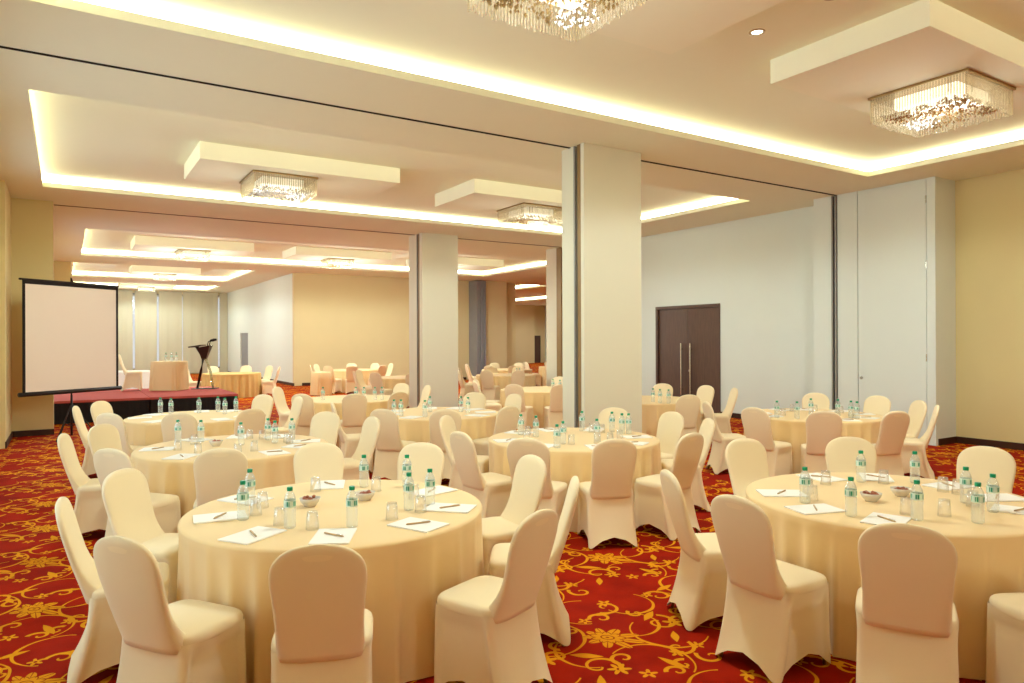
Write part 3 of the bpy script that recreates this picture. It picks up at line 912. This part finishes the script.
# ------------------------------------------------------------------ things on the tables
TZ = 0.7505
def make_bottle():
    root = empty('water_bottle')
    bm = bmesh.new()
    prof = [(0.0, 0.002), (0.024, 0.0), (0.031, 0.006), (0.032, 0.03), (0.0295, 0.04), (0.032, 0.05), (0.0295, 0.06), (0.032, 0.07), (0.0295, 0.08), (0.032, 0.09), (0.0315, 0.115), (0.0315, 0.155), (0.029, 0.170), (0.020, 0.190), (0.0135, 0.200), (0.0130, 0.208)]
    lathe(bm, prof, 18); finish('bottle_body', bm, M['plastic'], root, True)
    bm = bmesh.new(); lathe(bm, [(0.0324, 0.116), (0.0326, 0.118), (0.0326, 0.152), (0.0324, 0.154)], 18); finish('paper_label', bm, M['label'], root, True)
    bm = bmesh.new(); lathe(bm, [(0.0, 0.203), (0.0155, 0.203), (0.0158, 0.206), (0.0158, 0.221), (0.0145, 0.224), (0.0, 0.224)], 14); finish('cap', bm, M['cap'], root)
    return root
def make_glass():
    root = empty('drinking_glass')
    bm = bmesh.new()
    lathe(bm, [(0.034, 0.0), (0.036, 0.0), (0.0325, 0.05), (0.029, 0.095), (0.0, 0.097), (0.0, 0.088), (0.027, 0.088), (0.0305, 0.05), (0.034, 0.0)], 20)
    finish('bowl_wall', bm, M['glass'], root, True)
    return root
def make_pad():
    bm = bmesh.new(); box(bm, -0.10, 0.10, -0.142, 0.142, 0, 0.006, 0.001)
    box(bm, -0.098, 0.101, -0.140, 0.143, 0.006, 0.0075)
    return finish('notepad', bm, M['paper'])
def make_pen():
    root = empty('pen')
    bm = bmesh.new(); tube(bm, [(0, -0.07, 0.005), (0, -0.062, 0.005), (0, 0.055, 0.005), (0, 0.07, 0.005)], [0.0015, 0.0048, 0.0048, 0.003], 8); finish('barrel', bm, M['pen'], root, True)
    bm = bmesh.new(); box(bm, -0.0015, 0.0015, 0.02, 0.068, 0.0098, 0.0118); finish('clip', bm, M['steel'], root)
    return root
def make_bowl():
    root = empty('sweet_bowl')
    bm = bmesh.new(); lathe(bm, [(0, 0.004), (0.028, 0.004), (0.03, 0.0), (0.034, 0.0), (0.036, 0.006), (0.055, 0.03), (0.064, 0.052), (0.061, 0.053), (0.052, 0.032), (0.03, 0.012), (0, 0.010)], 28)
    finish('bowl', bm, M['ceramic'], root, True)
    return root
PROTO = {'water_bottle': make_bottle(), 'drinking_glass': make_glass(), 'notepad': make_pad(), 'pen': make_pen(), 'sweet_bowl': make_bowl()}
USED = set()
def put(kind, x, y, z, rz, label, cat, group):
    o = PROTO[kind]
    if kind in USED: o = copy_tree(o)
    USED.add(kind)
    o.location = (x, y, z); o.rotation_euler = (0, 0, rz)
    return tag(o, label, cat, group)

BOT = {  # pixel of each bottle's foot
 'T1': [(243, 520), (250, 505), (290, 528), (352, 527), (364, 487), (407, 487), (409, 510), (430, 505)],
 'T2': [(805, 503), (851, 516), (861, 482), (915, 483), (917, 520), (966, 503), (978, 523), (993, 512)],
 'T3': [(178, 442), (201, 442), (241, 445), (268, 440), (275, 443), (292, 440)],
 'T4': [(155, 413), (171, 414), (199, 413), (218, 412), (225, 414), (236, 412)],
 'T5': [(521, 435), (536, 437), (563, 444), (557, 448), (582, 431), (597, 441), (612, 432), (622, 434), (628, 434)],
 'T6': [(394, 416), (401, 416), (425, 417), (430, 412), (461, 412), (468, 413)],
 'T8': [(777, 418), (797, 419), (811, 415), (838, 416), (851, 418), (857, 419)],
 'T9': [(653, 402), (660, 403), (677, 405)],
 'T7': [(323, 400), (356, 400), (364, 400), (375, 400), (382, 400)],
 'T11': [(536, 378), (547, 378)], 'T10': [(553, 390), (560, 391)],
}
def seat_txt(tk, s): return 'the %s chair of %s' % (SEATS[s], TABLES[tk][2])
PADT = {'T1', 'T2', 'T3', 'T5', 'T8', 'T4', 'T6'}
PENT = {'T1', 'T2', 'T3', 'T5', 'T8'}
pads = {}
def dd(a, b_): return abs((a-b_+180) % 360-180)
for tk, (cx, cy, phrase) in TABLES.items():
    spots = []
    def free(x, y, r):
        return all((x-a)**2+(y-b_)**2 > (r+c)**2 for a, b_, c in spots)
    left = list(SEATS)
    for (px, py) in BOT.get(tk, []):
        p = at(px, py, 0.75)
        d = Vector((p.x-cx, p.y-cy)); 
        if d.length > 0.80: d *= 0.80/d.length
        x, y = cx+d.x, cy+d.y
        for _ in range(40):
            if free(x, y, 0.037): break
            x += rnd.uniform(-0.03, 0.03); y += rnd.uniform(-0.03, 0.03)
        s = min(left, key=lambda q: dd(q, math.degrees(math.atan2(d.y, d.x)))); left.remove(s)
        spots.append((x, y, 0.035))
        put('water_bottle', x, y, TZ, rnd.uniform(0, 6), 'green-capped water bottle before '+seat_txt(tk, s), 'bottle', 'green capped water bottles')
    if tk in PADT:
        for s in SEATS:
            best = None
            for tr in range(30):
                a = math.radians(s+rnd.uniform(-5, 5)+(tr//6)*rnd.uniform(-6, 6)); r = rnd.uniform(0.66, 0.70)
                x, y = cx+r*math.cos(a), cy+r*math.sin(a)
                if free(x, y, 0.125) and all(math.hypot(x-u_, y-v_) > 0.335 for u_, v_, w_ in spots if w_ > 0.13): best = (x, y, a); break
            if not best: continue
            x, y, a = best
            spots.append((x, y, 0.14))
            put('notepad', x, y, TZ, a-PI/2+rnd.uniform(-0.25, 0.25), 'white notepad before '+seat_txt(tk, s), 'notepad', 'white notepads')
            if tk in PENT:
                put('pen', x, y, TZ+0.0077, a-PI/2+rnd.uniform(0.5, 1.1), 'tan pen on notepad before '+seat_txt(tk, s), 'pen', 'tan pens')
    if tk in PENT:
        for s in SEATS:
            for tr in range(30):
                a = math.radians(s+rnd.uniform(-16, 16)); r = rnd.uniform(0.44, 0.54)
                x, y = cx+r*math.cos(a), cy+r*math.sin(a)
                if free(x, y, 0.039):
                    spots.append((x, y, 0.037))
                    put('drinking_glass', x, y, TZ, 0, 'upturned clear glass before '+seat_txt(tk, s), 'glass', 'upturned drinking glasses')
                    break
def bowl(px, py, txt, tk):
    p = at(px, py, 0.77)
    put('sweet_bowl', p.x, p.y, TZ, 0, txt, 'bowl', 'small sweet bowls')
    bm = bmesh.new(); R = random.Random(px)
    for i in range(16):
        a, r = R.uniform(0, 6.28), 0.040*math.sqrt(R.random())
        bmesh.ops.create_icosphere(bm, subdivisions=1, radius=0.0125, matrix=Matrix.Translation((p.x+r*math.cos(a), p.y+r*math.sin(a), TZ+0.036+R.uniform(0, 0.018))))
    tag(finish('wrapped_sweets', bm, M['sweets'], None, True), 'wrapped sweets heaped in the '+txt, 'sweets', None, 'stuff')
bowl(310, 503, 'small white bowl at the middle of the front screen-side table', 'T1')
bowl(365, 497, 'small bowl beside two bottles on the front screen-side table', 'T1')
bowl(871, 498, 'small bowl on the screen side of the front yellow-wall table', 'T2')
bowl(901, 493, 'small brown bowl by two bottles on the front yellow-wall table', 'T2')
bowl(216, 444, 'small bowl by three bottles on the second screen-side table', 'T3')

# ------------------------------------------------------------------ projection screen on its tripod
A, B = Vector((-0.63, 14.5, 0)), Vector((0.843, 15.6, 0))
mid = (A+B)/2; W = (B-A).length
root = empty('projection_screen', mid, math.atan2(B.y-A.y, B.x-A.x))
h = W/2
bm = bmesh.new(); box(bm, -h+0.045, h-0.045, -0.006, 0.0, 0.90, 2.80); finish('screen_sheet', bm, M['screen'], root)
bm = bmesh.new(); box(bm, -h, -h+0.047, -0.008, 0.002, 0.90, 2.80); box(bm, h-0.047, h, -0.008, 0.002, 0.90, 2.80); box(bm, -h, h, -0.008, 0.002, 2.76, 2.82); finish('black_border', bm, M['black'], root)
bm = bmesh.new(); tube(bm, [(-h-0.06, 0.0, 0.875), (h+0.06, 0.0, 0.875)], 0.038, 12); finish('roller_case', bm, M['black_metal'], root, True)
bm = bmesh.new(); tube(bm, [(-h-0.05, 0.0, 2.835), (h+0.01, 0.0, 2.835)], 0.018, 8); finish('top_bar', bm, M['black_metal'], root, True)
bm = bmesh.new(); tube(bm, [(0, 0.05, 0.30), (0, 0.05, 2.93)], 0.014, 8); tube(bm, [(0, 0.05, 2.92), (0, 0.0, 2.84)], 0.01, 6); tube(bm, [(0, 0.05, 0.07), (0, 0.05, 0.8)], 0.019, 8); finish('pole', bm, M['black_metal'], root, True)
for a in (200, 320, 80):
    ar = math.radians(a); x, y = 0.42*math.cos(ar), 0.42*math.sin(ar)
    bm = bmesh.new(); tube(bm, [(0.02*math.cos(ar), 0.05+0.02*math.sin(ar), 0.62), (x, 0.05+y, 0.012)], 0.012, 8); tube(bm, [(0, 0.05, 0.25), (x*0.55, 0.05+y*0.55, 0.285)], 0.007, 6); finish('leg', bm, M['black_metal'], root, True)
tag(root, 'large portable projection screen with black border on a black tripod', 'projection screen')

# ------------------------------------------------------------------ stage
SH = 0.50
def stage(x0, x1, y0, y1, txt):
    root = empty('stage_platform', ((x0+x1)/2, (y0+y1)/2, 0))
    hx, hy = (x1-x0)/2, (y1-y0)/2
    bm = bmesh.new(); box(bm, -hx, hx, -hy, hy, SH-0.05, SH, 0.006); finish('deck', bm, M['stage_red'], root)
    pts = []
    for (xa, ya, xb, yb) in ((-hx, -hy, hx, -hy), (hx, -hy, hx, hy), (hx, hy, -hx, hy), (-hx, hy, -hx, -hy)):
        L = math.hypot(xb-xa, yb-ya); n_ = int(L/0.035)
        for i in range(n_):
            t = i/n_; off = 0.010*math.cos(i*PI*0.72)-0.022
            nx, ny = (yb-ya)/L, -(xb-xa)/L
            pts.append((xa+(xb-xa)*t+nx*off, ya+(yb-ya)*t+ny*off))
    bm = bmesh.new(); loft(bm, [[(x, y, 0.01) for x, y in pts], [(x, y, SH-0.05) for x, y in pts]], False, False)
    finish('pleated_skirt', bm, M['black'], root, True)
    tag(root, txt, 'stage')
stage(-0.30, 1.595, 17.9, 21.35, 'red carpeted stage deck with black skirt, half behind the screen')
stage(1.605, 3.50, 17.9, 21.35, 'red carpeted stage deck with black skirt, carrying the lectern')
# stage table, square cloth to the floor
tx, ty = 2.28, 20.40
root = empty('stage_table', (tx, ty, SH), math.radians(-30))
bm = bmesh.new(); rings = []
NQ = 120
for z, s, A_ in ((0.75, 0.3, 0), (0.75, 0.97, 0), (0.742, 1.0, 0), (0.6, 1.01, 0.006), (0.4, 1.02, 0.012), (0.2, 1.035, 0.018), (0.006, 1.05, 0.022)):
    ring = []
    for k_, (x, y) in enumerate(sell(0.37, 0.34, 7, NQ)):
        f_ = 1+A_*2*math.cos(k_*2*PI*17/NQ)
        ring.append((x*s*f_, y*s*f_, z))
    rings.append(ring)
loft(bm, rings[::-1], False, True); finish('tablecloth', bm, M['cloth'], root, True)
tag(root, 'small cloth draped table standing on the red stage', 'table')
for i, (dx, dy) in enumerate(((-0.08, 0.02), (0.05, -0.03), (0.17, 0.05))):
    put('water_bottle', tx+dx, ty+dy, SH+TZ, i, 'clear water bottle standing %s on the small stage table' % ('towards the stage chair', 'in the middle', 'towards the lectern')[i], 'bottle', 'green capped water bottles')
o = copy_tree(chair0); o.location = (1.46, 20.62, SH+0.004); o.rotation_euler = (0, 0, math.radians(-98))
tag(o, 'cream covered chair standing alone on the red stage behind the small table', 'chair', 'cream covered banquet chairs')
# lectern: slanted crossing legs, an angled body and two arms
lx, ly = 3.08, 20.35
root = empty('lectern', (lx, ly, SH), math.radians(-25))
bm = bmesh.new(); box(bm, -0.24, 0.36, -0.20, 0.20, 0, 0.02, 0.004); finish('base_plate', bm, M['brown_leather'], root)
bm = bmesh.new(); tube(bm, [(-0.14, 0, 0.02), (-0.04, 0, 0.5), (0.02, 0, 0.85), (-0.16, 0, 1.14)], [0.028, 0.034, 0.05, 0.045], 10); finish('front_leg', bm, M['brown_leather'], root, True)
bm = bmesh.new(); tube(bm, [(0.26, 0, 0.02), (0.20, 0, 0.45), (0.06, 0, 0.85), (0.20, 0, 1.16)], [0.03, 0.034, 0.045, 0.035], 10); finish('rear_leg', bm, M['acrylic'], root, True)
bm = bmesh.new()
loft(bm, [[(-0.02, -0.05, 0.80), (0.10, -0.05, 0.80), (0.10, 0.05, 0.80), (-0.02, 0.05, 0.80)], [(-0.10, -0.16, 1.10), (0.22, -0.16, 1.16), (0.22, 0.16, 1.16), (-0.10, 0.16, 1.10)]])
finish('body', bm, M['brown_leather'], root)
bm = bmesh.new(); loft(bm, [[(-0.30, -0.24, 1.10), (0.02, -0.24, 1.15), (0.02, 0.24, 1.15), (-0.30, 0.24, 1.10)], [(-0.30, -0.24, 1.13), (0.02, -0.24, 1.18), (0.02, 0.24, 1.18), (-0.30, 0.24, 1.13)]]); finish('reading_desk', bm, M['brown_leather'], root)
for y in (-0.08, 0.08):
    bm = bmesh.new(); tube(bm, [(0.14, y, 1.15), (0.17, y, 1.26), (0.26, y, 1.30)], 0.012, 8); tube(bm, [(0.22, y, 1.285), (0.33, y, 1.32)], 0.03, 10); finish('microphone', bm, M['black'], root, True)
tag(root, 'dark brown lectern with slanted crossing legs standing on the red stage', 'lectern')
# low draped side table at the far beige wall
p = at(321, 372, 0.75)
root = empty('side_table', (p.x, p.y, 0), 0.3)
bm = bmesh.new(); rings = []
for z, s, A_ in ((0.75, 0.3, 0), (0.75, 0.97, 0), (0.74, 1.0, 0), (0.5, 1.02, 0.02), (0.2, 1.05, 0.035), (0.006, 1.08, 0.04)):
    rings.append([(x*s*(1+A_*math.cos(i*0.9)), y*s*(1+A_*math.cos(i*0.9)), z) for i, (x, y) in enumerate(sell(0.27, 0.27, 4, 84))])
loft(bm, rings[::-1], False, True); finish('tablecloth', bm, M['cloth'], root, True)
tag(root, 'narrow draped side table alone before the far beige wall', 'table')
